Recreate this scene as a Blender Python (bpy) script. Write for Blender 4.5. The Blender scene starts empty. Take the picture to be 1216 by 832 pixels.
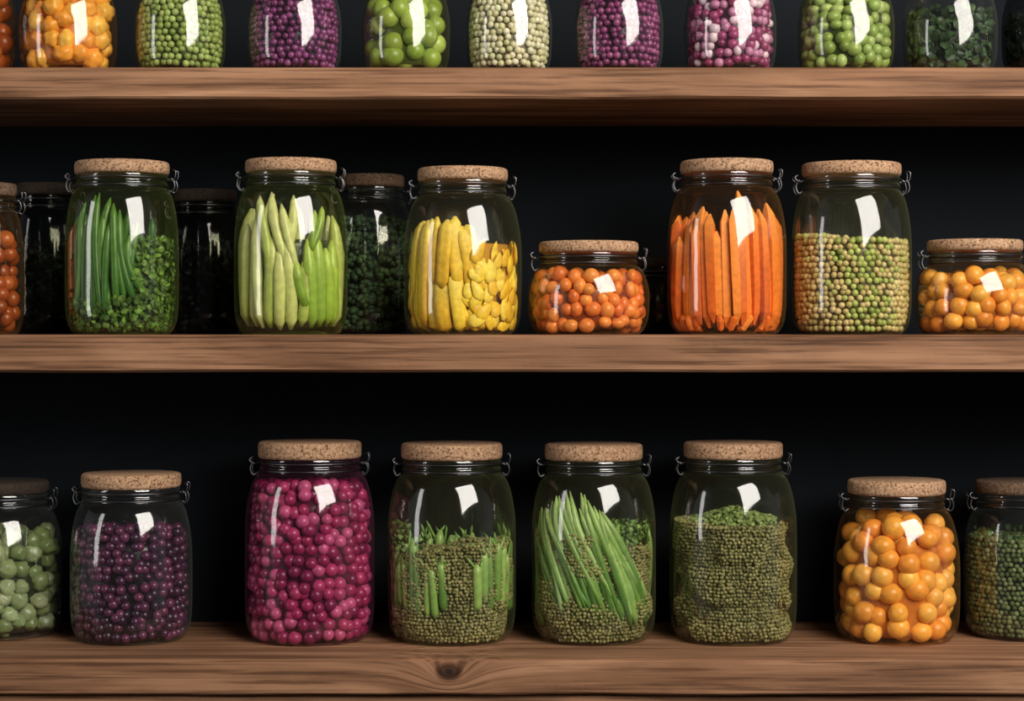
import bpy, bmesh, math, random
import numpy as np
from mathutils import noise, Vector, Quaternion
random.seed(7); rng = np.random.default_rng(7)
D = 2.4; HZ = 398.0; Z0 = 1.3
def X(px, y): return (px-608)/1000*(D+y)/D
def Z(py, y): return Z0+(HZ-py)/1000*(D+y)/D
def lin(c):
    return tuple(((v/255)/12.92 if v/255 <= 0.04045 else ((v/255+0.055)/1.055)**2.4) for v in c)
sc = bpy.context.scene
sc.view_settings.view_transform = 'Standard'
sc.view_settings.look = 'None'

# ---------------------------------------------------------------- materials
def newmat(name):
    m = bpy.data.materials.new(name); m.use_nodes = True
    nt = m.node_tree; nt.nodes.clear()
    return m, nt, nt.nodes, nt.links
def math_node(N, L, op, a, b=None, clamp=False):
    n = N.new('ShaderNodeMath'); n.operation = op; n.use_clamp = clamp
    for i, v in enumerate((a, b)):
        if v is None: continue
        if isinstance(v, (int, float)): n.inputs[i].default_value = v
        else: L.new(v, n.inputs[i])
    return n.outputs[0]
def ramp(N, L, fac, stops):
    r = N.new('ShaderNodeValToRGB'); L.new(fac, r.inputs[0])
    e = r.color_ramp.elements
    while len(e) < len(stops): e.new(0.5)
    for el, (p, c) in zip(e, stops):
        el.position = p; el.color = (*c, 1)
    return r.outputs[0]
def mixc(N, L, fac, a, b, mode='MIX'):
    n = N.new('ShaderNodeMix'); n.data_type = 'RGBA'; n.blend_type = mode
    for s, v in ((n.inputs[0], fac), (n.inputs[6], a), (n.inputs[7], b)):
        if isinstance(v, (int, float)): s.default_value = v
        elif isinstance(v, tuple): s.default_value = (*v, 1)
        else: L.new(v, s)
    return n.outputs[2]
def out(N, L, sh):
    o = N.new('ShaderNodeOutputMaterial'); L.new(sh, o.inputs[0])

def glass_mat(name, tint, edge, f0=0.085):
    m, nt, N, L = newmat(name)
    lw = N.new('ShaderNodeLayerWeight'); lw.inputs['Blend'].default_value = 0.5
    f = lw.outputs['Facing']
    p5 = math_node(N, L, 'POWER', f, 4.0)
    fac = math_node(N, L, 'MULTIPLY_ADD', p5, 0.6); fac.node.inputs[2].default_value = f0
    p2 = math_node(N, L, 'POWER', f, 3.5)
    col = mixc(N, L, p2, tint, edge)
    t = N.new('ShaderNodeBsdfTransparent'); L.new(col, t.inputs[0])
    g = N.new('ShaderNodeBsdfGlossy'); g.inputs['Roughness'].default_value = 0.07
    nz = N.new('ShaderNodeTexNoise'); nz.inputs['Scale'].default_value = 22; nz.inputs['Detail'].default_value = 1
    tc = N.new('ShaderNodeTexCoord'); L.new(tc.outputs['Object'], nz.inputs['Vector'])
    bp = N.new('ShaderNodeBump'); bp.inputs['Strength'].default_value = 0.10; bp.inputs['Distance'].default_value = 0.01
    L.new(nz.outputs[0], bp.inputs['Height']); L.new(bp.outputs[0], g.inputs['Normal'])
    mx = N.new('ShaderNodeMixShader'); L.new(fac, mx.inputs[0]); L.new(t.outputs[0], mx.inputs[1]); L.new(g.outputs[0], mx.inputs[2])
    d = N.new('ShaderNodeBsdfDiffuse'); d.inputs[0].default_value = (edge[0]*1.3, edge[1]*1.3, edge[2]*1.3, 1)  # diffuse haze mixed in for rim glow and reflections in empty glass
    mx2 = N.new('ShaderNodeMixShader')
    hf = math_node(N, L, 'MULTIPLY_ADD', p2, 0.10); hf.node.inputs[2].default_value = 0.010
    L.new(hf, mx2.inputs[0]); L.new(mx.outputs[0], mx2.inputs[1]); L.new(d.outputs[0], mx2.inputs[2])
    out(N, L, mx2.outputs[0]); return m
G = {
 'clear': glass_mat('glass_clear', (0.96, 0.97, 0.96), (0.36, 0.40, 0.36)),
 'green': glass_mat('glass_green', (0.95, 0.97, 0.80), (0.36, 0.46, 0.12)),
 'olive': glass_mat('glass_olive', (0.97, 0.97, 0.88), (0.38, 0.40, 0.20)),
 'amber': glass_mat('glass_amber', (0.99, 0.93, 0.80), (0.55, 0.30, 0.10)),
 'pink':  glass_mat('glass_pink', (0.96, 0.87, 0.93), (0.45, 0.14, 0.28)),
 'shaded': glass_mat('glass_shaded', (0.50, 0.53, 0.53), (0.08, 0.10, 0.11), 0.035),  # clear glass darkened: shade on the dim jars put into the tint
}
def veg_mat(name, rough=0.35, bump=0.15, scale=120, sat=1.0, spec=0.5):
    m, nt, N, L = newmat(name)
    a = N.new('ShaderNodeAttribute'); a.attribute_name = 'Col'
    tc = N.new('ShaderNodeTexCoord')
    nz = N.new('ShaderNodeTexNoise'); nz.inputs['Scale'].default_value = scale; nz.inputs['Detail'].default_value = 4
    L.new(tc.outputs['Object'], nz.inputs['Vector'])
    v = ramp(N, L, nz.outputs[0], [(0.3, (0.82, 0.82, 0.82)), (0.7, (1.1, 1.1, 1.1))])
    c = mixc(N, L, 1.0, a.outputs['Color'], v, 'MULTIPLY')
    hs = N.new('ShaderNodeHueSaturation'); hs.inputs['Saturation'].default_value = sat; L.new(c, hs.inputs['Color'])
    b = N.new('ShaderNodeBsdfPrincipled'); L.new(hs.outputs[0], b.inputs['Base Color']); b.inputs['Roughness'].default_value = rough
    b.inputs['Specular IOR Level'].default_value = spec
    bp = N.new('ShaderNodeBump'); bp.inputs['Strength'].default_value = bump; bp.inputs['Distance'].default_value = 0.002
    L.new(nz.outputs[0], bp.inputs['Height']); L.new(bp.outputs[0], b.inputs['Normal'])
    out(N, L, b.outputs[0]); return m
MV = veg_mat('vegetable_skin', 0.32, 0.05, 130, 0.96)
MC = veg_mat('cut_vegetable', 0.42, 0.10, 160, 0.98, 0.35)
MS = veg_mat('seed_skin', 0.6, 0.1, 200, 0.93, 0.25)
ML = veg_mat('leaf_skin', 0.5, 0.3, 200, 0.93, 0.4)

def cork_mat(name, k=1.0):
    m, nt, N, L = newmat(name)
    tc = N.new('ShaderNodeTexCoord')
    n1 = N.new('ShaderNodeTexNoise'); n1.inputs['Scale'].default_value = 380; n1.inputs['Detail'].default_value = 3
    v1 = N.new('ShaderNodeTexVoronoi'); v1.inputs['Scale'].default_value = 300
    for n in (n1, v1): L.new(tc.outputs['Object'], n.inputs['Vector'])
    c1 = ramp(N, L, n1.outputs[0], [(0.35, tuple(k*x for x in (0.13, 0.062, 0.030))), (0.45, tuple(k*x for x in (0.43, 0.25, 0.14))), (0.7, tuple(k*x for x in (0.62, 0.40, 0.245)))])
    c2 = ramp(N, L, v1.outputs['Color'], [(0.0, (0.72, 0.67, 0.63)), (1.0, (1.1, 1.1, 1.1))])
    c = mixc(N, L, 1.0, c1, c2, 'MULTIPLY')
    b = N.new('ShaderNodeBsdfPrincipled'); L.new(c, b.inputs['Base Color']); b.inputs['Roughness'].default_value = 0.85
    bp = N.new('ShaderNodeBump'); bp.inputs['Strength'].default_value = 0.4; bp.inputs['Distance'].default_value = 0.001
    L.new(n1.outputs[0], bp.inputs['Height']); L.new(bp.outputs[0], b.inputs['Normal'])
    out(N, L, b.outputs[0]); return m
CORK = cork_mat('cork'); CORKD = cork_mat('cork_dark', 0.3); CORKB = cork_mat('cork_black', 0.07)  # darker copies carry the shade on dim lids in the cork colour
m, nt, N, L = newmat('wire_steel')
b = N.new('ShaderNodeBsdfPrincipled'); b.inputs['Base Color'].default_value = (0.16, 0.16, 0.17, 1); b.inputs['Metallic'].default_value = 1; b.inputs['Roughness'].default_value = 0.35
out(N, L, b.outputs[0]); WIRE = m

def wood_mat(name, seed, knots=()):
    m, nt, N, L = newmat(name)
    tc = N.new('ShaderNodeTexCoord')
    src = tc.outputs['Object']
    kd = None
    for (kx, kz, kr) in knots:   # bend the grain round the knot
        mp = N.new('ShaderNodeMapping'); mp.inputs['Location'].default_value = (-kx*0.8, 0, -kz*1.1); mp.inputs['Scale'].default_value = (0.8, 0, 1.1)
        L.new(src, mp.inputs['Vector'])
        ln = N.new('ShaderNodeVectorMath'); ln.operation = 'LENGTH'; L.new(mp.outputs[0], ln.inputs[0])
        kd = math_node(N, L, 'DIVIDE', ln.outputs['Value'], kr)
        w = math_node(N, L, 'POWER', 2.718, math_node(N, L, 'MULTIPLY', kd, -0.9))
        sep = N.new('ShaderNodeSeparateXYZ'); L.new(src, sep.inputs[0])
        z2 = math_node(N, L, 'ADD', sep.outputs[2], math_node(N, L, 'MULTIPLY', w, 0.05))
        cb = N.new('ShaderNodeCombineXYZ'); L.new(sep.outputs[0], cb.inputs[0]); L.new(sep.outputs[1], cb.inputs[1]); L.new(z2, cb.inputs[2])
        src = cb.outputs[0]
    def nz(scale, sx, sy, detail, dist=0.0):
        mp = N.new('ShaderNodeMapping'); mp.inputs['Scale'].default_value = (sx, sy, sy); mp.inputs['Location'].default_value = (seed*3.1, seed*1.7, seed)
        L.new(src, mp.inputs['Vector'])
        n = N.new('ShaderNodeTexNoise'); n.inputs['Scale'].default_value = scale; n.inputs['Detail'].default_value = detail
        n.inputs['Distortion'].default_value = dist
        L.new(mp.outputs[0], n.inputs['Vector']); return n.outputs[0]
    a = nz(6, 0.45, 6, 5, 0.8)
    f = nz(40, 0.13, 6, 6, 0.2)
    bl = nz(3.5, 1, 1.5, 3)
    c = ramp(N, L, a, [(0.28, (0.150, 0.070, 0.036)), (0.46, (0.255, 0.127, 0.067)), (0.56, (0.325, 0.168, 0.092)), (0.75, (0.42, 0.230, 0.132))])
    c = mixc(N, L, 1.0, c, ramp(N, L, f, [(0.36, (0.50, 0.46, 0.43)), (0.5, (1, 1, 1)), (0.8, (1.18, 1.18, 1.18))]), 'MULTIPLY')
    c = mixc(N, L, 1.0, c, ramp(N, L, bl, [(0.3, (0.70, 0.66, 0.63)), (0.65, (1.1, 1.1, 1.1))]), 'MULTIPLY')
    if kd is not None:
        d = math_node(N, L, 'ADD', kd, math_node(N, L, 'MULTIPLY', a, 0.5))
        kc = ramp(N, L, d, [(0.30, (0.10, 0.09, 0.09)), (0.55, (0.26, 0.23, 0.22)), (0.68, (0.2, 0.17, 0.16)), (0.86, (0.6, 0.55, 0.52)), (1.1, (1, 1, 1))])
        c = mixc(N, L, 1.0, c, kc, 'MULTIPLY')
    b = N.new('ShaderNodeBsdfPrincipled'); L.new(c, b.inputs['Base Color']); b.inputs['Roughness'].default_value = 0.7
    b.inputs['Specular IOR Level'].default_value = 0.22
    bp = N.new('ShaderNodeBump'); bp.inputs['Strength'].default_value = 0.4; bp.inputs['Distance'].default_value = 0.002
    L.new(f, bp.inputs['Height']); L.new(bp.outputs[0], b.inputs['Normal'])
    out(N, L, b.outputs[0]); return m
m, nt, N, L = newmat('wall_dark_paint')
tc = N.new('ShaderNodeTexCoord'); n = N.new('ShaderNodeTexNoise'); n.inputs['Scale'].default_value = 4; L.new(tc.outputs['Object'], n.inputs['Vector'])
c = ramp(N, L, n.outputs[0], [(0.3, (0.0075, 0.0095, 0.0120)), (0.7, (0.0105, 0.0130, 0.0165))])
b = N.new('ShaderNodeBsdfPrincipled'); L.new(c, b.inputs['Base Color']); b.inputs['Roughness'].default_value = 0.9
b.inputs['Specular IOR Level'].default_value = 0.1
out(N, L, b.outputs[0]); WALL = m

# ---------------------------------------------------------------- mesh building
def ico(s):
    bm = bmesh.new(); bmesh.ops.create_icosphere(bm, subdivisions=s, radius=1)
    v = np.array([x.co[:] for x in bm.verts]); f = np.array([[q.index for q in p.verts] for p in bm.faces]); bm.free(); return v, f
ICO = {s: ico(s) for s in (1, 2, 3)}
class MB:
    def __init__(s): s.v = []; s.f = []; s.c = []; s.n = 0
    def add(s, v, f, c):
        v = np.asarray(v, float); f = np.asarray(f, int)
        c = np.asarray(c, float)
        if c.ndim == 1: c = np.tile(c, (len(v), 1))
        s.v.append(v); s.f.append(f+s.n); s.c.append(c); s.n += len(v)
    def ball(s, p, r, c, sub=2, squash=0.08, bump=0.0):
        v, f = ICO[sub]
        sc_ = r*(1+rng.uniform(-squash, squash, 3))
        q = v
        if bump:
            o = Vector(rng.uniform(-50, 50, 3))
            q = v*np.array([1+bump*noise.noise(Vector(a)*2.2+o) for a in v])[:, None]
        s.add(q*sc_+np.array(p), f, c)
    def obj(s, name, mat, parent=None, smooth=True):
        me = bpy.data.meshes.new(name)
        V = np.concatenate(s.v); F = np.concatenate(s.f); C = np.concatenate(s.c)
        me.vertices.add(len(V)); me.vertices.foreach_set('co', V.ravel())
        me.loops.add(F.size); me.loops.foreach_set('vertex_index', F.ravel())
        me.polygons.add(len(F)); me.polygons.foreach_set('loop_start', np.arange(len(F))*3)
        me.update(calc_edges=True)
        me.polygons.foreach_set('use_smooth', np.full(len(F), smooth, bool))
        a = me.color_attributes.new('Col', 'FLOAT_COLOR', 'POINT')
        a.data.foreach_set('color', np.hstack([C, np.ones((len(C), 1))]).ravel())
        me.materials.append(mat); me.validate()
        o = bpy.data.objects.new(name, me); sc.collection.objects.link(o)
        if parent: o.parent = parent
        return o
def tube(mb, pts, rad, col, seg=10, flat=1.0, nrm=None, squarish=0.0):
    pts = np.array(pts, float); n = len(pts)
    cols = np.array(col, float)
    if cols.ndim == 1: cols = np.tile(cols, (n, 1))
    T = np.gradient(pts, axis=0); T /= np.linalg.norm(T, axis=1)[:, None]+1e-9
    ref = np.array(nrm if nrm is not None else (0.13, -0.99, 0.05), float)
    vs = []; cs = []
    for i in range(n):
        u = np.cross(T[i], ref); u /= np.linalg.norm(u)+1e-9
        w = np.cross(u, T[i])
        for k in range(seg):
            a = 2*math.pi*(k+(0.5 if squarish >= .8 else 0))/seg
            ca, sa = math.cos(a), math.sin(a)
            q = 1.0
            if squarish: q = 1+squarish*(1/max(abs(ca), abs(sa))-1)
            vs.append(pts[i]+rad[i]*q*(u*ca+w*sa*flat)); cs.append(cols[i])
    fs = []
    for i in range(n-1):
        for k in range(seg):
            a = i*seg+k; b_ = i*seg+(k+1) % seg; c_ = b_+seg; d = a+seg
            fs += [(a, b_, c_), (a, c_, d)]
    vs.append(pts[0]); cs.append(cols[0]); vs.append(pts[-1]); cs.append(cols[-1])
    for k in range(seg):
        fs.append((n*seg, (k+1) % seg, k)); fs.append((n*seg+1, (n-1)*seg+k, (n-1)*seg+(k+1) % seg))
    mb.add(vs, fs, cs)
def lathe(mb, prof, col=(1, 1, 1), seg=96, wob=0.0):
    prof = np.array(prof); n = len(prof); vs = []; fs = []
    for r, z in prof:
        for k in range(seg):
            a = 2*math.pi*k/seg; q = r*(1+wob*math.sin(3*a+z*60))
            vs.append((q*math.cos(a), q*math.sin(a), z))
    for i in range(n-1):
        for k in range(seg):
            a = i*seg+k; b_ = i*seg+(k+1) % seg; c_ = b_+seg; d = a+seg
            fs += [(a, b_, c_), (a, c_, d)]
    mb.add(vs, fs, col)
def smooth_prof(P, sub=5):
    P = np.array(P, float); o = []
    for i in range(len(P)-1):
        p0 = P[max(i-1, 0)]; p1 = P[i]; p2 = P[i+1]; p3 = P[min(i+2, len(P)-1)]
        for k in range(sub):
            t = k/sub
            o.append(0.5*((2*p1)+(-p0+p2)*t+(2*p0-5*p1+4*p2-p3)*t*t+(-p0+3*p1-3*p2+p3)*t**3))
    o.append(P[-1]); return np.array(o)

# ---------------------------------------------------------------- jar
class Jar: pass
def make_jar(name, xl, xr, ytop, shelf_z, yc, glass='clear', cork=None, lid=None, lidt=0.016, lidpx=None, top_h=None):
    k = (D+yc)/D
    J = Jar(); J.R = R = (xr-xl)/2000*k*0.995; cx = X((xl+xr)/2, yc)
    total = top_h if top_h else Z(ytop, yc-0.03)-shelf_z
    H = total-lidt; J.H = H
    rn = (lidpx/2000*k if lidpx else R*0.80); J.rn = rn
    e = bpy.data.objects.new(name, None); sc.collection.objects.link(e); e.location = (cx, yc, shelf_z); e.empty_display_size = 0.05
    J.e = e
    rg = rn*0.965
    nkh = min(0.017, H*0.15)           # neck height
    sh = min(0.066, (H-nkh)*0.44)      # shoulder height
    zs0 = H-nkh-sh
    P = [(0.001, 0.006), (R*0.45, 0.005), (R*0.70, 0.0012), (R*0.80, 0.0004), (R*0.885, 0.0045), (R*0.955, 0.0145), (R*0.985, 0.028)]
    if zs0 > 0.075: P += [(R*0.997, 0.046), (R, 0.045+(zs0-0.045)*0.55)]
    q = R-rg
    P += [(R*0.995, zs0), (R-q*0.10, zs0+sh*0.28), (R-q*0.26, zs0+sh*0.55), (R-q*0.50, zs0+sh*0.79), (R-q*0.82, zs0+sh*0.95), (rg*0.985, H-nkh)]
    pr = smooth_prof(P, 5)
    z1 = H-nkh
    zz = np.linspace(z1, H, 14)[1:]
    nk = []
    for z in zz:
        t = (z-z1)/(H-z1)
        nk.append((rg*(0.98+0.035*math.exp(-((t-0.30)/0.12)**2)+0.03*math.exp(-((t-0.85)/0.2)**2)), z))
    pr2 = np.vstack([pr, nk])
    mb = MB(); lathe(mb, pr2, seg=96); g = mb.obj('glass_body', G[glass], e)
    lt = lidt; r = rn
    mb = MB()
    lathe(mb, [(0.0005, H), (r*0.94, H), (r*0.985, H+0.0012), (r, H+0.004), (r*1.003, H+lt*0.5), (r, H+lt-0.004), (r*0.985, H+lt-0.0012), (r*0.95, H+lt), (0.0005, H+lt+0.0004)], seg=64)
    mb.obj('cork_lid', cork or CORK, e)
    mb = MB()
    def circ(rad, z, w):
        n = 56; pts = [(rad*math.cos(2*math.pi*i/n), rad*math.sin(2*math.pi*i/n), z) for i in range(n+1)]
        tube(mb, pts, [w]*(n+1), (1, 1, 1), seg=6, nrm=(0, 0, 1))
    zr = H-0.005; w = 0.0009
    circ(rn*1.008, zr, w); circ(rn*0.975, H-nkh*0.85, w)
    for s in (-1, 1):
        rr = rn*1.008
        hh = 0.009 if s > 0 else 0.004
        for yy in (-0.010, 0.010):
            x0 = math.sqrt(max(rr*rr-yy*yy, 0))
            pts = [(s*x0, yy, zr), (s*(rr+0.004), yy, zr-0.002), (s*(rr+0.0085), yy, zr+0.001), (s*(rr+0.0095), yy, zr+hh), (s*(rr+0.0065), yy*0.9, zr+hh+0.002)]
            tube(mb, smooth_prof(pts, 4), [w]*17, (1, 1, 1), seg=6, nrm=(0, 1, 0.1))
            pts = [(s*(rr+0.0065), yy, zr-0.001), (s*(rr+0.0085), yy, zr-0.009), (s*(rr+0.005), yy, zr-0.016), (s*(rr+0.000), yy*0.8, zr-0.013)]
            tube(mb, smooth_prof(pts, 4), [w]*13, (1, 1, 1), seg=6, nrm=(0, 1, 0.1))
        tube(mb, [(s*(rr+0.0065), yq, zr+hh+0.002) for yq in (-0.0095, 0, 0.0095)], [w*1.1]*3, (1, 1, 1), seg=6, nrm=(0, 0, 1))
        tube(mb, [(s*(rr+0.005), yq, zr-0.001) for yq in (-0.013, 0, 0.013)], [w*2.0]*3, (1, 1, 1), seg=8, nrm=(0, 0, 1))
    mb.obj('wire_bail', WIRE, e)
    rs = pr[:, 0]; zs = np.maximum.accumulate(pr[:, 1]+np.arange(len(pr))*1e-7)
    lo = int(np.argmax(pr[:, 0] > R*0.79))
    J.rin = lambda z: float(np.interp(z, zs[lo:], rs[lo:]))-0.0026
    return J
def pick(pal, d=0.10):
    c = np.array(lin(random.choice(pal))); return np.clip(c*(1+rng.uniform(-d, d))*(1+rng.uniform(-0.04, 0.04, 3)), 0, 1)
def core(J, top, inset, col, mb):  # added filler; its dark colour stands in for shade between the pieces
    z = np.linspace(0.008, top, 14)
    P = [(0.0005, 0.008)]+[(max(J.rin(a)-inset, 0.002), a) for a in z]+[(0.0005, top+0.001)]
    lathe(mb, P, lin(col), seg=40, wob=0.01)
def balls(J, top, r, pal, corec, name, mat=None, sub=None, jit=0.18, mound=0.0, rvar=0.10, squash=0.06, bump=0.0, colf=None, lumps=0.0, mb=None, layers=2, skip=0.0):
    own = mb is None
    if own: mb = MB()
    sub = sub or (3 if r >= 0.0075 else (2 if r > 0.003 else 1))
    ph = random.uniform(0, 6.28)
    big = r > 0.006
    core(J, top-mound-1.6*r, r*(1.25 if big else 1.5)+lumps, corec, mb)
    seedv = Vector((random.uniform(0, 99), 3, 5))
    z = 0.004+r; row = 0
    offs = [random.random() for _ in range(60)]
    while z < top+mound:
        Rw = J.rin(z)-r
        ring = 0; rad = Rw
        deep = z > top-mound-3.2*r
        while rad > r*0.6 and (ring < layers or deep):
            n = max(1, int(2*math.pi*rad/(2*r*(0.93 if big else 1.0))))
            off = offs[ring]+(random.uniform(-.3, .3) if big else (random.random() if lumps else random.uniform(-.15, .15)))
            for i in range(n):
                if random.random() < skip: continue
                th = 2*math.pi*(i+off+(0.5 if (row+ring) % 2 else 0))/n+rng.uniform(-jit, jit)*r*2/rad
                rr = rad-abs(rng.normal(0, 0.25))*r*jit*4
                zz = z+rng.uniform(-jit, jit)*r*1.5+(0.25*r*math.sin(th*2+row) if big else 0)
                x, y = rr*math.sin(th), -rr*math.cos(th)
                lim = top+mound*math.sin(th*1.0+ph)*rr/J.R+mound*0.6*noise.noise(Vector((x, y, 0))*30+seedv)
                if zz > lim: continue
                if lumps:
                    nn = noise.noise(Vector((x*24, y*24, zz*36))+seedv)
                    nn2 = noise.noise(Vector((x*60, y*60, zz*80))+seedv)
                    fct = 1-lumps/rad*max(0, min(1.0, 0.40-2.0*nn-0.5*nn2)); x *= fct; y *= fct
                c = colf(x, y, zz, th) if colf else pick(pal)
                if lumps: c = c*(0.86+0.28*min(1, max(0, 0.5+nn*1.5)))
                q = r*(1+rng.uniform(-rvar, rvar*0.6))
                s_ = sub if ring == 0 or r > 0.01 else max(1, sub-1)
                mb.ball((x, y, max(zz, q+0.002)), q, c, s_, squash, bump)
            ring += 1; rad -= (1.4 if big else 1.72)*r
        z += r*(1.55 if big else 1.74); row += 1
    if own: return mb.obj(name, mat or MV, J.e)
def leaf(mb, p, size, col, outw):
    d = rng.normal(0, 1, 3); d[2] += 0.6; d /= np.linalg.norm(d)
    nrm = np.array(outw)+rng.normal(0, 0.55, 3); nrm /= np.linalg.norm(nrm)
    u = np.cross(d, nrm); u /= np.linalg.norm(u)+1e-9; d = np.cross(nrm, u)
    vs = []; cs = []; c = np.array(col)
    cup = rng.uniform(-0.5, 0.5)
    for i in range(5):
        t = i/4; wd = math.sin(math.pi*min(t*0.92+0.06, 1))*0.42*(1+0.3*(i % 2))
        for j in (-1, 0, 1):
            vs.append(np.array(p)+size*((t-0.5)*d+u*j*wd+nrm*(0.35*abs(j)*wd*cup*2+0.25*math.sin(t*3)))); cs.append(c*(1.35 if j == 0 else 0.85))
    fs = []
    for i in range(4):
        for j in range(2):
            a = i*3+j; fs += [(a, a+1, a+4), (a, a+4, a+3)]
    mb.add(vs, fs, cs)
def leaves(J, mb, n, z0, z1, th0, th1, size, pal, depth=0.008, radf=None):
    for _ in range(n):
        z = random.uniform(z0, z1); th = math.radians(random.uniform(th0, th1))
        rr = J.rin(z)-size*0.42-random.random()*depth
        leaf(mb, (rr*math.sin(th), -rr*math.cos(th), z), size*random.uniform(0.7, 1.1), pick(pal, 0.3), (math.sin(th), -math.cos(th), 0))
def stick(J, mb, th0, th1, z0, z1, r, col, tip=None, flat=1.0, sq=0.0, taper=(0.75, 0.35), inset=0.0, bow=0.0, n=11, seg=10, tipl=0.12, twist=0.35):
    """th in degrees, bottom -> top, hugging the glass"""
    th0 = math.radians(th0); th1 = math.radians(th1)
    pts = []; rad = []; cols = []
    c = np.array(lin(col)) if max(col) > 1.01 else np.array(col); tp = np.array(lin(tip)) if tip else c
    sv = Vector((random.uniform(0, 99), 0, 0))
    for i in range(n):
        t = i/(n-1); z = z0+(z1-z0)*t
        th = th0+(th1-th0)*t+bow*math.sin(math.pi*t)
        rr = J.rin(z)-r*flat-0.001-inset
        rr = min(rr, J.rin(min(z+r, J.H))-r*flat)
        pts.append((rr*math.sin(th), -rr*math.cos(th), z))
        e0 = min(1, t/0.08); e1 = min(1, (1-t)/tipl)
        q = (taper[0]+(1-taper[0])*math.sin(math.pi*min(t*1.3, 1)*0.5 if t < 0.77 else math.pi/2))
        q *= (0.45+0.55*math.sqrt(e0))*(taper[1]+(1-taper[1])*e1**0.7)
        q *= 1+(0.12 if sq < .8 else .04)*noise.noise(sv+Vector((t*5, 0, 0)))
        rad.append(r*q); cols.append((c*(1-t**3)+tp*t**3)*(1+0.2*noise.noise(sv+Vector((t*4, 5, 0)))))
    rad[-1] *= 0.4; rad[0] *= 0.6
    m_ = (th0+th1)/2+(random.uniform(-twist, twist) if sq >= .8 else 0)
    tube(mb, pts, rad, cols, seg, flat, (math.sin(m_)+0.02, -math.cos(m_), 0.03), sq)

TZ = Z(79, 0); MZ = Z(397, 0); BZ = Z(782, 0)

# ---------------------------------------------------------------- shelves
def shelf(name, zt, zb, mat, seed, y0=0.0, y1=0.31, x0=-0.86, x1=0.86):
    n = 160; cz = (zt+zb)/2; h = (zt-zb)/2; b_ = 0.0035
    mb = MB(); vs = []; fs = []
    cy = (y0+y1)/2; sec = [(y1, h), (y0+0.15, h), (y0+b_*2.5, h), (y0+b_, h-b_*0.25), (y0, h-b_), (y0, h*0.33), (y0, -h*0.33), (y0, -h+b_), (y0+b_, -h+b_*0.25), (y0+b_*2.5, -h), (y0+0.15, -h), (y1, -h)]
    m_ = len(sec)
    for i in range(n+1):
        x = x0+(x1-x0)*i/n
        for j, (y, z) in enumerate(sec):
            dy = 0; dz = 0
            if 3 <= j <= 8: dy = 0.0022*noise.noise(Vector((x*5, j*0.4, seed)))+0.0008*noise.noise(Vector((x*30, j*0.8, seed)))
            if 6 <= j <= 9: dz = 0.0014*noise.noise(Vector((x*7, 4, seed)))
            vs.append((x, y+dy-cy, z+dz))
    for i in range(n):
        for j in range(m_):
            a = i*m_+j; b2 = i*m_+(j+1) % m_
            fs += [(a, b2, b2+m_), (a, b2+m_, a+m_)]
    for base in (0, n*m_):
        for j in range(1, m_-1): fs.append((base, base+j, base+j+1))
    mb.add(vs, fs, (1, 1, 1)); o = mb.obj(name, mat, smooth=False); o.location = (0, cy, cz)
    return o
shelf('wooden_shelf', TZ, Z(118, 0), wood_mat('walnut_a', 1), 1.3)
shelf('wooden_shelf', MZ, Z(442, 0), wood_mat('walnut_b', 2.3), 2.7)
zt, zb = BZ, Z(826, 0)
shelf('wooden_shelf', zt, zb, wood_mat('walnut_c', 4.1, [(X(533, 0), Z(798, 0)-(zt+zb)/2, 0.019)]), 5.1)
shelf('trim_1', zb-0.001, zb-0.09, wood_mat('walnut_d', 6.1), 8.1, y0=0.012)
def box(name, mat, x0, x1, y0, y1, z0, z1):
    mb = MB(); v = [(x, y, z) for x in (x0, x1) for y in (y0, y1) for z in (z0, z1)]
    f = [(0, 1, 3), (0, 3, 2), (4, 6, 7), (4, 7, 5), (0, 4, 5), (0, 5, 1), (2, 3, 7), (2, 7, 6), (0, 2, 6), (0, 6, 4), (1, 5, 7), (1, 7, 3)]
    mb.add(v, f, (1, 1, 1)); return mb.obj(name, mat, smooth=False)
box('wall_back', WALL, -1.6, 1.6, 0.31, 0.36, 0.0, 2.3)

# ================================================================ MIDDLE ROW
YM = 0.085
def beans_pal(): return random.choice([(52, 96, 36), (66, 114, 44), (86, 132, 54), (54, 102, 44)])
J = make_jar('green_bean_jar', 78, 212, 190, MZ, YM, 'green', lidpx=111)
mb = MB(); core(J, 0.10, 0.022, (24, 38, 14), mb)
LP = [(72, 104, 36), (96, 130, 46), (50, 80, 28)]
leaves(J, mb, 1300, 0.006, 0.045, -180, 180, 0.009, LP, 0.014)
leaves(J, mb, 1000, 0.04, 0.118, 22, 180, 0.009, LP, 0.014)
leaves(J, mb, 200, 0.04, 0.105, -180, -60, 0.009, [(56, 84, 32), (38, 68, 26)], 0.014)
mb.obj('leafy_herbs', ML, J.e)
mb = MB()
for t0, t1, z0, z1 in [(-58, -50, .02, .150), (-46, -44, .03, .160), (-34, -27, .028, .168), (-24, -30, .018, .150), (-14, -21, .024, .171), (-4, -12, .03, .150), (4, 0, .036, .158), (14, 4, .040, .138), (26, 8, .038, .150), (36, 20, .05, .120), (-40, -36, .02, .14), (-9, -4, .02, .135), (-28, -6, .06, .165), (20, 30, .045, .135)]:
    stick(J, mb, t0, t1, z0, z1, random.uniform(.0046, .0062), beans_pal(), (96, 140, 60), bow=random.uniform(-.18, .18), inset=random.uniform(0, .006), tipl=0.25)
for i in range(9):
    t = 150+i*14; stick(J, mb, t, t+random.uniform(-12, 12), .02, random.uniform(.13, .16), .0056, beans_pal(), bow=.1)
mb.obj('green_beans', MV, J.e)
mb = MB(); stick(J, mb, -76, -73, .02, .135, .008, (186, 92, 36)); stick(J, mb, -88, -86, .02, .13, .008, (150, 74, 32)); mb.obj('carrot_sticks', MV, J.e)

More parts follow.
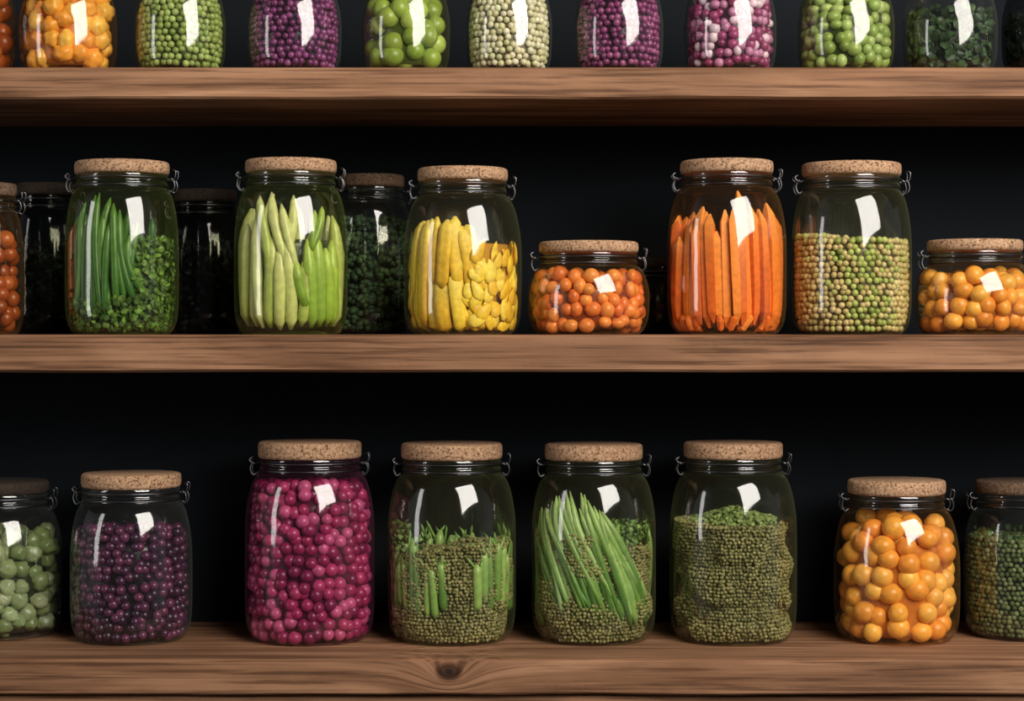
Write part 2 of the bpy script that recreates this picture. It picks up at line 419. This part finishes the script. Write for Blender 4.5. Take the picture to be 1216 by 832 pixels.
# wax beans
J = make_jar('wax_bean_jar', 278, 413, 188, MZ, YM, 'green', lidpx=108)
mb = MB(); core(J, 0.115, 0.022, (54, 68, 20), mb)
pal = [(208, 210, 136), (190, 198, 112), (218, 218, 156), (176, 188, 98)]
for t0, t1, z0, z1, r in [(-72, -66, .014, .135, .0085), (-54, -46, .010, .152, .0088), (-36, -40, .008, .160, .0078), (-24, -18, .008, .120, .009), (-9, -8, .006, .105, .009), (6, -2, .006, .120, .009), (20, 24, .010, .095, .0088), (-20, -44, .078, .168, .0070), (6, -24, .072, .172, .0070), (-4, 10, .085, .168, .0065), (-30, -20, .1, .170, .0055), (12, -6, .08, .157, .006)]:
    stick(J, mb, t0, t1, z0, z1, r, random.choice(pal), (222, 220, 162), bow=random.uniform(-.10, .10), inset=random.uniform(0, .006), tipl=0.3)
for i in range(13):
    t = 85+i*15; stick(J, mb, t, t+random.uniform(-10, 10), .01, random.uniform(.12, .16), .0095, random.choice(pal), bow=.06, tipl=.3)
mb.obj('wax_beans', MV, J.e)
mb = MB()
for t0, t1, z0, z1, r in [(34, 26, .008, .115, .0085), (47, 38, .010, .122, .009), (60, 52, .012, .105, .0085), (74, 66, .012, .115, .009), (26, 12, .03, .09, .007), (28, 48, .1, .155, .005), (30, 36, .1, .150, .0045)]:
    stick(J, mb, t0, t1, z0, z1, r, random.choice([(142, 174, 54), (158, 188, 66), (124, 156, 46)]), (186, 204, 98), tipl=0.3, sq=0.3, bow=random.uniform(-.08, .05))
mb.obj('green_pepper_strips', MV, J.e)

# yellow pepper slices
J = make_jar('yellow_pepper_jar', 479, 620, 198, MZ, YM, 'olive', lidpx=107)
YP = [(250, 210, 56), (244, 198, 44), (252, 218, 80), (238, 186, 38)]
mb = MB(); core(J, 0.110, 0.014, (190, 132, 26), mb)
for t0, t1, z0, z1, r in [(-84, -80, .006, .11, .0088), (-70, -60, .05, .136, .0085), (-66, -64, .004, .085, .0088), (-50, -44, .010, .138, .0080), (-34, -32, .060, .142, .0074), (-36, -36, .004, .08, .0088), (-22, -16, .055, .138, .0086), (-20, -22, .004, .064, .0095), (-4, -8, .06, .142, .0082), (10, 0, .055, .130, .0080), (0, -8, .004, .075, .0095), (16, 6, .09, .132, .007), (-56, -58, .08, .138, .007), (-28, -40, .09, .140, .006)]:
    stick(J, mb, t0, t1, z0, z1, r, random.choice(YP), (254, 226, 106), flat=0.5, bow=random.uniform(-.04, .04), inset=random.uniform(0, .007), tipl=.15, sq=.8, seg=12, taper=(.85, .55))
for i in range(330):
    z = random.uniform(.004, .104); th = random.uniform(6, 282)
    a = random.uniform(-1, 1)*1.2; ln = random.uniform(.020, .034)
    dth = math.degrees(math.sin(a)*ln/J.R); dz = math.cos(a)*ln
    zb_ = max(z-dz/2, .006)
    stick(J, mb, th, th+dth, zb_, zb_+dz, random.uniform(.0070, .0100), random.choice(YP), flat=0.28, inset=random.uniform(0, .010), bow=random.uniform(-.08, .08), n=7, seg=8, tipl=.6, taper=(.7, .12), sq=.3)
mb.obj('yellow_pepper_slices', MC, J.e)

J = make_jar('cherry_tomato_jar', 626, 772, 286, MZ, YM, 'amber', lidpx=118, lidt=0.014)
OR = [(228, 116, 38), (236, 134, 48), (212, 98, 30), (240, 148, 60)]
balls(J, 0.074, .0090, OR, (130, 54, 16), 'cherry_tomatoes', mound=.004, jit=.3, squash=.18)

# carrots
J = make_jar('carrot_stick_jar', 792, 934, 189, MZ, YM, 'amber', lidpx=110)
CR = [(246, 134, 40), (234, 114, 28), (250, 148, 52), (222, 104, 26)]
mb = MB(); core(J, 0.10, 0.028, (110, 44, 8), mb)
for t0, t1, z0, z1, r in [(-78, -72, .012, .120, .0062), (-62, -55, .010, .138, .0060), (-50, -42, .012, .156, .0058), (-41, -45, .012, .130, .0054), (-30, -35, .008, .152, .0056), (-21, -24, .014, .142, .0056), (-12, -16, .014, .128, .0058), (-4, -7, .008, .150, .0056), (4, 1, .012, .146, .0054), (12, 7, .012, .160, .0056), (21, 12, .010, .172, .0054), (29, 24, .012, .156, .0056), (38, 32, .014, .144, .0058), (47, 38, .014, .152, .0056), (58, 50, .010, .156, .0060), (69, 62, .010, .140, .0060), (80, 74, .010, .126, .0062)]:
    stick(J, mb, t0+random.uniform(-2, 2), t1+random.uniform(-3, 3), z0, z1+random.uniform(-.004, .004), r, random.choice(CR), (252, 164, 80), sq=.85, seg=12, flat=.9, inset=random.choice([0, .001, .004, .007]), tipl=.07, taper=(.85, .5), twist=.22)
for i in range(18):
    t = -86+i*10; stick(J, mb, t, t+random.uniform(-6, 6), .01, random.uniform(.10, .150), .0060, random.choice([(214, 100, 26), (196, 88, 22)]), sq=.85, seg=12, tipl=.08, inset=.014)  # inner row coloured darker to put shade into the gaps
for i in range(18):
    t = 88+i*11; stick(J, mb, t, t+random.uniform(-6, 6), .01, random.uniform(.12, .155), .0062, random.choice(CR), sq=.85, seg=12, tipl=.08)
for i in range(34):
    t = random.uniform(-180, 180); stick(J, mb, t, t+random.uniform(-14, 14), .004, .024, .005, random.choice(CR), inset=random.uniform(.0, .008), n=6, seg=8)
mb.obj('carrot_sticks', MC, J.e, smooth=False)

J = make_jar('mixed_pea_jar', 940, 1082, 192, MZ, YM, 'olive', lidpx=117)
def cf(x, y, z, th):
    g = math.exp(-((x-0.010)/0.026)**2)*(1 if y < 0 else .3)
    g = g*0.85 + (0.1 if z > .09 else 0)
    return pick([(170, 180, 92), (188, 196, 110), (148, 162, 74)]) if random.random() < g else pick([(210, 184, 126), (196, 172, 112), (220, 196, 140), (188, 174, 104)])
balls(J, 0.118, .0040, [(200, 180, 110)], (86, 72, 38), 'mixed_peas', colf=cf, mound=.004, jit=.24)

J = make_jar('yellow_tomato_jar', 1087, 1228, 284, MZ, YM, 'amber', lidpx=112, lidt=0.014)
YO = [(242, 168, 50), (234, 152, 42), (246, 182, 70), (226, 140, 36)]
balls(J, 0.075, .0112, YO, (150, 80, 18), 'yellow_tomatoes', mound=.004, jit=.3, squash=.08)

J = make_jar('cherry_tomato_jar', -74, 28, 216, MZ, 0.11, 'amber', cork=CORKD, lidpx=84)
balls(J, 0.125, .0105, [(166, 76, 22), (146, 62, 16), (178, 92, 32)], (50, 18, 6), 'cherry_tomatoes', jit=.3)
YB = 0.238  # back jars: shade is put into their contents, glass and lid colours
def dark_leaf_jar(name, xl, xr, yt, cork, g='shaded', top=.12, yc=YB, sz=None, pal=((26, 40, 22), (18, 30, 18)), th=None):
    sz = MZ if sz is None else sz
    J = make_jar(name, xl, xr, yt, sz, yc, g, cork=cork, top_h=th)
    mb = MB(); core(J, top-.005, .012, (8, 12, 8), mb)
    leaves(J, mb, 900, .006, top, -180, 180, .013, list(pal), .012)
    mb.obj('leafy_greens', ML, J.e); return J
dark_leaf_jar('dried_herb_jar', 12, 98, 216, CORKB)
dark_leaf_jar('dried_herb_jar', 196, 290, 224, CORKB, pal=((16, 26, 20), (12, 18, 15)))
J = make_jar('broccoli_jar', 392, 490, 206, MZ, YB, 'clear', cork=CORKD)
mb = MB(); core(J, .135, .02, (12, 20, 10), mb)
for z in np.arange(.012, .150, .0165):
    for i in range(17):
        th = math.radians(i*21+z*3000+random.uniform(-5, 5)); rr = J.rin(z)-.0095
        c0 = pick([(60, 88, 50), (46, 72, 40), (68, 96, 54)], .2)
        p = np.array((rr*math.sin(th), -rr*math.cos(th), z+random.uniform(-.003, .003)))
        for q in range(11):
            dd = rng.normal(0, 1, 3); dd /= np.linalg.norm(dd)
            mb.ball(p+dd*.0058, .0042, c0*rng.uniform(.75, 1.2), 2, .1, .3)
mb.obj('broccoli_florets', ML, J.e)
J = make_jar('pickled_radish_jar', 742, 826, 306, MZ, YB, 'shaded', cork=CORKB, lidt=.012)
balls(J, 0.065, .010, [(96, 60, 60), (70, 84, 50), (60, 70, 44)], (16, 14, 10), 'radishes', jit=.3)

# ================================================================ BOTTOM ROW
YR = 0.16
J = make_jar('brussels_sprout_jar', -76, 74, 572, BZ, 0.20, 'clear', cork=CORKB, lidpx=116)
balls(J, 0.125, .0118, [(146, 158, 104), (160, 170, 122), (124, 140, 84), (112, 128, 72)], (40, 46, 22), 'brussels_sprouts', jit=.35, squash=.14, bump=.25, mound=.006)
J = make_jar('blackcurrant_jar', 84, 228, 563, BZ, YR, 'clear', lidpx=117, lidt=.018)
balls(J, 0.142, .0066, [(84, 30, 64), (64, 22, 54), (100, 38, 74), (50, 18, 46)], (14, 4, 10), 'blackcurrants', jit=.3, mound=.006, sub=2)
J = make_jar('red_grape_jar', 291, 445, 525, BZ, YR, 'pink', lidpx=122, lidt=.021)
balls(J, 0.196, .0084, [(154, 30, 82), (134, 22, 72), (174, 48, 98), (116, 18, 64), (190, 80, 122)], (70, 8, 34), 'red_grapes', jit=.3, mound=.003)
SEED = [(140, 134, 86), (156, 148, 100), (122, 118, 72), (106, 106, 60), (146, 142, 92)]
J = make_jar('asparagus_jar', 460, 613, 527, BZ, YR, 'olive', lidpx=120, lidt=.020)
mb = MB(); balls(J, 0.118, .0025, SEED, (74, 70, 42), 'x', mound=.012, jit=.3, lumps=.006, mb=mb); mb.obj('green_lentils', MS, J.e)
mb = MB()
AS = [(104, 146, 62), (126, 166, 78), (90, 132, 54), (144, 178, 92)]
for i, t in enumerate(list(np.arange(-74, -2, 8.5))+list(np.arange(28, 76, 8))+list(range(90, 280, 12))):
    hi = random.uniform(.098, .132); lo = random.uniform(.034, .052)
    stick(J, mb, t, t+random.uniform(-5, 5), lo, hi, random.uniform(.0048, .0064), random.choice(AS), (158, 190, 108), tipl=.08, taper=(.95, .7), inset=random.uniform(-.001, .001))
    for q in range(3):
        stick(J, mb, t+random.uniform(-5, 5), t+random.uniform(-14, 14), hi-.014, hi+random.uniform(.002, .014), .0018, random.choice(AS), inset=random.uniform(0, .004), n=6, seg=6)
mb.obj('asparagus_stalks', MV, J.e)
mb = MB(); leaves(J, mb, 200, .105, .150, -95, -62, .008, [(120, 148, 84), (96, 130, 64)], .02)
leaves(J, mb, 60, .105, .125, -180, 180, .008, [(106, 134, 68), (86, 114, 50)], .04); mb.obj('herb_leaves', ML, J.e)
J = make_jar('french_bean_jar', 631, 779, 528, BZ, YR, 'olive', lidpx=116, lidt=.020)
mb = MB(); balls(J, 0.128, .0025, SEED, (64, 62, 36), 'x', mound=.014, jit=.3, lumps=.006, mb=mb); mb.obj('green_lentils', MS, J.e)
mb = MB()
for i in range(54):
    t = i/53
    top = -88+t*112+random.uniform(-6, 6); bot = top+40+random.uniform(-12, 12)+8*t
    z1 = .142+.042*math.sin(math.pi*min(1, t*1.0))+random.uniform(-.014, .008)-(.02 if t > .9 else 0); z0 = .016+.05*(1-t)**2*.6+random.uniform(0, .02)
    stick(J, mb, bot, top, z0, z1, random.uniform(.0036, .0052), random.choice([(110, 152, 66), (134, 174, 88), (86, 132, 52), (152, 186, 108), (70, 112, 42)]), (170, 200, 120), inset=random.uniform(-.0010, .004), bow=random.uniform(-.08, .08), tipl=.2)
for i in range(14):
    t = 80+i*14; stick(J, mb, t+30, t, .02, random.uniform(.12, .15), .0046, random.choice(AS), inset=0, tipl=.2)
mb.obj('french_beans', MV, J.e)
mb = MB(); leaves(J, mb, 170, .125, .148, 20, 150, .008, [(106, 138, 62), (84, 116, 48)], .03); mb.obj('herb_leaves', ML, J.e)
J = make_jar('green_lentil_jar', 795, 946, 526, BZ, YR, 'olive', lidpx=117, lidt=.020)
mb = MB(); balls(J, 0.148, .0025, SEED, (76, 72, 44), 'x', mound=.004, jit=.3, lumps=.011, mb=mb); mb.obj('green_lentils', MS, J.e)
mb = MB()
for _ in range(900):
    a = random.uniform(0, 6.28); rr = math.sqrt(random.random())*J.R*.68
    h = .147+.015*math.exp(-(rr/J.R/.45)**2)+random.uniform(-.003, .005)
    leaf(mb, (rr*math.sin(a), -rr*math.cos(a), h), .006, pick([(112, 132, 64), (90, 114, 50), (130, 146, 80)], .2), (0, -.5, .8))
mb.obj('herb_leaves', ML, J.e)
J = make_jar('apricot_jar', 990, 1139, 571, BZ, YR, 'amber', lidpx=115, lidt=.018)
balls(J, 0.150, .0142, [(246, 176, 58), (240, 160, 48), (250, 190, 78), (234, 150, 40)], (190, 110, 26), 'apricots', jit=.28, squash=.07, mound=.004)
J = make_jar('split_pea_jar', 1145, 1285, 572, BZ, 0.19, 'clear', cork=CORKD, lidpx=112)
balls(J, 0.128, .0034, [(100, 112, 62), (80, 94, 46), (116, 126, 74), (68, 80, 38)], (22, 28, 14), 'split_peas', mat=MS, mound=.004, jit=.25)
mb = MB(); leaves(J, mb, 260, .09, .136, -180, 180, .009, [(70, 98, 40), (52, 78, 30)], .02); mb.obj('herb_leaves', ML, J.e)

# ================================================================ TOP ROW
YT = 0.064; TH = 0.132
def tj(name, xl, xr, g='clear', cork=None): return make_jar(name, xl, xr, 0, TZ, YT, g, cork=cork, top_h=TH, lidt=.014)
J = tj('apricot_jar', -92, 19, 'amber'); balls(J, .10, .012, [(166, 78, 20), (146, 62, 16)], (70, 28, 6), 'apricots', jit=.3)
J = tj('yellow_tomato_jar', 23, 139, 'amber'); balls(J, .10, .0122, [(250, 178, 52), (244, 162, 42), (252, 196, 80)], (200, 112, 24), 'yellow_tomatoes', jit=.35, squash=.18, bump=.25)
J = tj('green_pea_jar', 160, 268, 'olive'); balls(J, .10, .0042, [(154, 172, 92), (136, 158, 76), (172, 188, 110)], (58, 68, 26), 'green_peas', jit=.22)
J = tj('elderberry_jar', 293, 406); balls(J, .10, .0044, [(124, 44, 100), (106, 34, 86), (144, 62, 120)], (38, 10, 30), 'elderberries', jit=.24)
J = tj('green_grape_jar', 429, 535, 'olive'); balls(J, .10, .0128, [(158, 178, 72), (140, 164, 58), (176, 194, 92)], (70, 84, 26), 'green_grapes', jit=.3, squash=.05)
J = tj('chickpea_jar', 553, 656, 'clear'); balls(J, .10, .0042, [(222, 214, 168), (208, 200, 148), (230, 222, 184)], (100, 92, 60), 'chickpeas', jit=.22)
J = tj('elderberry_jar', 681, 788); balls(J, .10, .0044, [(138, 50, 104), (114, 38, 88), (158, 74, 124)], (38, 10, 30), 'elderberries', jit=.24)
J = tj('radish_jar', 812, 922); balls(J, .10, .0062, [(158, 56, 106), (138, 40, 88), (232, 200, 208), (190, 118, 154)], (56, 12, 38), 'radishes', jit=.28, squash=.18)
J = tj('green_olive_jar', 947, 1062, 'olive'); balls(J, .088, .0080, [(148, 170, 88), (128, 152, 70), (166, 186, 112)], (50, 62, 24), 'green_olives', jit=.3, squash=.18)
dark_leaf_jar('dried_herb_jar', 1072, 1184, 0, CORK, 'clear', top=.075, yc=YT, sz=TZ, pal=((46, 70, 30), (32, 52, 22), (58, 82, 38)), th=TH)
dark_leaf_jar('dried_herb_jar', 1190, 1300, 0, CORKB, 'shaded', top=.07, yc=YT, sz=TZ, pal=((26, 42, 22), (18, 30, 18)), th=TH)

# ---------------------------------------------------------------- lights, world, camera
def area(name, loc, target, sx, sy, P, col, roll=0):
    l = bpy.data.lights.new(name, 'AREA'); l.shape = 'RECTANGLE'; l.size = sx; l.size_y = sy; l.energy = P; l.color = col
    o = bpy.data.objects.new(name, l); sc.collection.objects.link(o); o.location = loc
    q = (Vector(target)-Vector(loc)).to_track_quat('-Z', 'Y')
    o.rotation_euler = (q @ Quaternion((0, 0, 1), math.radians(roll))).to_euler(); return o
area('softbox_key', (1.40, -2.1, Z0+1.25), (0, 0.1, Z0-0.05), 1.75, 1.65, 118, (1.0, 0.945, 0.87), 12)
area('softbox_side', (-2.3, -1.0, Z0+0.3), (0, 0.1, Z0), 0.35, 1.5, 9, (1.0, 0.97, 0.94))
w = bpy.data.worlds.new('world'); sc.world = w; w.use_nodes = True
N = w.node_tree.nodes; L = w.node_tree.links
bg = N['Background']
tc = N.new('ShaderNodeTexCoord'); sp = N.new('ShaderNodeSeparateXYZ'); L.new(tc.outputs['Generated'], sp.inputs[0])
ax = math_node(N, L, 'ABSOLUTE', sp.outputs[0])
side = ramp(N, L, ax, [(0.70, (0.042, 0.044, 0.045)), (0.95, (0.32, 0.33, 0.34))])  # bright side bands added to the world so glass rims catch reflections
L.new(side, bg.inputs[0]); bg.inputs[1].default_value = 0.6
cd = bpy.data.cameras.new('camera'); cam = bpy.data.objects.new('camera', cd); sc.collection.objects.link(cam)
cam.location = (0, -D, Z0); cam.rotation_euler = (math.radians(90), 0, 0)
cd.sensor_width = 36; cd.lens = 2400/1216*36; cd.shift_y = -(416-HZ)/1216
sc.camera = cam
